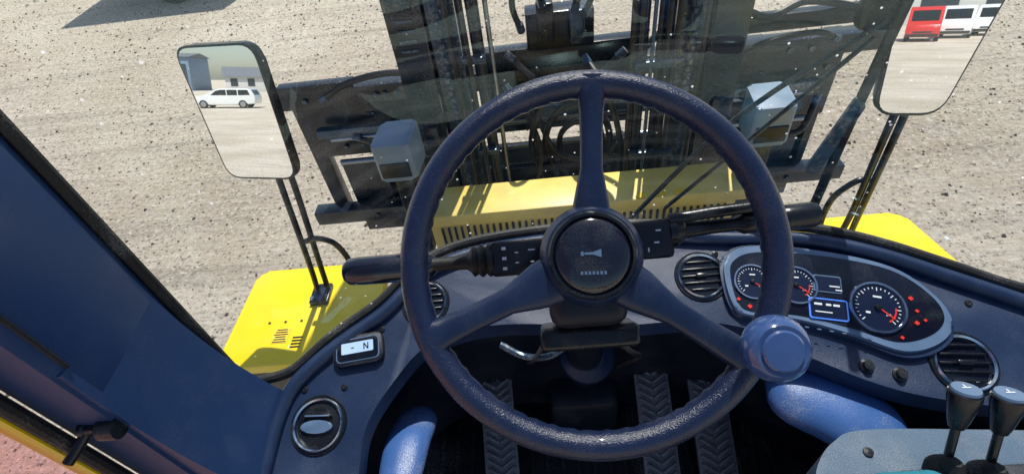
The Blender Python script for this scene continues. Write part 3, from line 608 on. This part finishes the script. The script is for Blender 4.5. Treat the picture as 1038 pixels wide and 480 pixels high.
vehicle('parked_station_wagon',(-37.5,-25.6),146.0,wag,1.75,(-1.4,1.44),.32,[[(-2.0,1.0),(-1.85,1.38),(-1.15,1.38),(-1.15,.98)],[(-1.08,.98),(-1.08,1.38),(-.35,1.38),(-.35,.98)],[(-.28,.98),(-.28,1.38),(.1,1.38),(.45,1.30),(.85,.98)]],PW,
 [('windshield',.6,1.36,1.15,1.0,1.4,Mwin),('rear_window',-2.08,1.36,-2.28,1.0,1.3,Mwin),('headlamp_a',2.1,.82,2.3,.68,(.45,.8),Plamp),('headlamp_b',2.1,.82,2.3,.68,(-.8,-.45),Plamp),('bumper',2.34,.5,2.32,.35,1.6,Ptrim)])
van=[(-2.6,.35),(-2.62,1.2),(-2.5,2.25),(-2.3,2.35),(1.0,2.35),(1.35,2.2),(2.0,1.35),(2.55,1.15),(2.7,.9),(2.72,.4),(2.3,.3),(2.2,.55),(1.9,.72),(1.6,.55),(1.5,.28),(-1.2,.28),(-1.3,.55),(-1.6,.72),(-1.9,.55),(-2.0,.3)]
vf=[('windshield',1.42,2.1,1.97,1.4,1.6,Mwin),('rear_window',-2.53,2.0,-2.61,1.4,1.4,Mwin),('grille',2.68,.85,2.71,.6,1.1,Ptrim),('headlamp_a',2.5,1.12,2.66,.9,(.55,.9),Plamp),('headlamp_b',2.5,1.12,2.66,.9,(-.9,-.55),Plamp),('bumper',2.72,.55,2.72,.38,1.9,Ptrim),('tail_a',-2.58,1.5,-2.62,1.0,(.85,.97),Ptl),('tail_b',-2.58,1.5,-2.62,1.0,(-.97,-.85),Ptl)]
vw=[[(.35,1.4),(.35,2.05),(1.15,2.05),(1.65,1.4)]]
vehicle('parked_van',(15.6,-47),108,van,2.0,(-1.6,1.9),.36,vw,PR,vf)
vehicle('parked_van',(19.0,-51),111,van,2.0,(-1.6,1.9),.36,vw,PW,vf)
vehicle('parked_van',(22.4,-54),114,van,2.0,(-1.6,1.9),.36,vw,PW,vf)
# trailer at the front
g=grp('parked_trailer')
boxx('bed',-7.4,-4.6,9.3,11.3,.95,1.55,PW,g,.04); boxx('chassis',-7.2,-3.9,9.4,10.9,.75,.94,Ptrim,g,.02)
for y in (9.15,11.3):
    bm=bmesh.new(); lathe(bm,[(0,-.13),(.34,-.13),(.38,-.09),(.38,.09),(.34,.13),(.2,.12),(0,.1)],T(-5.85,y,.38)@Rx(90),28,False); fin(bm,'tyre',Mtyre,g)
boxx('mudguard',-6.35,-5.35,9.0,9.3,.80,.84,Ptrim,g,.01)
# buildings seen in the mirrors
Mwall=mat('render_wall',(.6,.6,.58),.8,0,.1,1,.1,8); Mroof=mat('grey_roof',(.16,.17,.19),.7,0,.2,2); Mhall=mat('hall_cladding',(.18,.25,.36),.5,.2,.15,1); Mwind=mat('window_pane',(.03,.04,.06),.1)
def building(name,loc,rot,L,D,H,RH,wallm,nwin,big=False):
    g=grp(name); m=T(loc[0],loc[1],0)@Rz(rot)
    box('walls',(0,0,H/2),(L,D,H),wallm,g,m,.02)
    bm=bmesh.new(); pr=[(-D/2-.4,0),(D/2+.4,0),(0,RH)]
    addprism(bm,pr,-L/2-.4,L/2+.4,m@T(0,0,H+.01)@Matrix(((0,0,1,0),(1,0,0,0),(0,1,0,0),(0,0,0,1)))); fin(bm,'roof',Mroof,g)
    bm=bmesh.new()
    for s in (-1,1):
        for i in range(nwin):
            x=-L/2+L*(i+.5)/nwin
            if big: addbox(bm,(x,s*(D/2+.02),H*.42),(L/nwin*.6,.06,H*.75),m)
            else: addbox(bm,(x,s*(D/2+.02),1.6),(1.1,.06,1.3),m)
    fin(bm,'windows',Mwind,g)
    box('door',(0,D/2+.04,1.05),(1.0,.08,2.1),Ptrim,g,m,.01)
building('white_house',(-84,-65),128,8,7,2.5,1.7,Mwall,3); building('industrial_hall',(-103,-63),146,10,9,6.0,.8,Mhall,4,True)
building('warehouse',(40,-100),15,50,20,7,2,Mwall,7,True)
Mleaf=mat('foliage',(.06,.085,.03),.8,0,.5,1)
bm=bmesh.new()
for t in range(60):
    a=rad(random.uniform(232,330)); R=random.uniform(120,170); c=V((R*math.cos(a),R*math.sin(a),0)); h=random.uniform(4,7)
    for k_ in range(90):
        u=V((random.gauss(0,1),random.gauss(0,1),random.gauss(0,.9))).normalized()*random.uniform(.5,1)
        p=c+V((u.x*h*.36,u.y*h*.36,h*.6+u.z*h*.38)); s=random.uniform(.4,1.1); q=V((random.gauss(0,1),random.gauss(0,1),random.gauss(0,1))).normalized(); r_=q.orthogonal().normalized(); v_=q.cross(r_)
        bm.faces.new([bm.verts.new(p+r_*s),bm.verts.new(p+v_*s*.8),bm.verts.new(p-r_*s*.9),bm.verts.new(p-v_*s)])
    addtube(bm,[c,c+V((0,0,h*.6))],[.3,.12],6)
fin(bm,'tree_line',Mleaf,None,False)
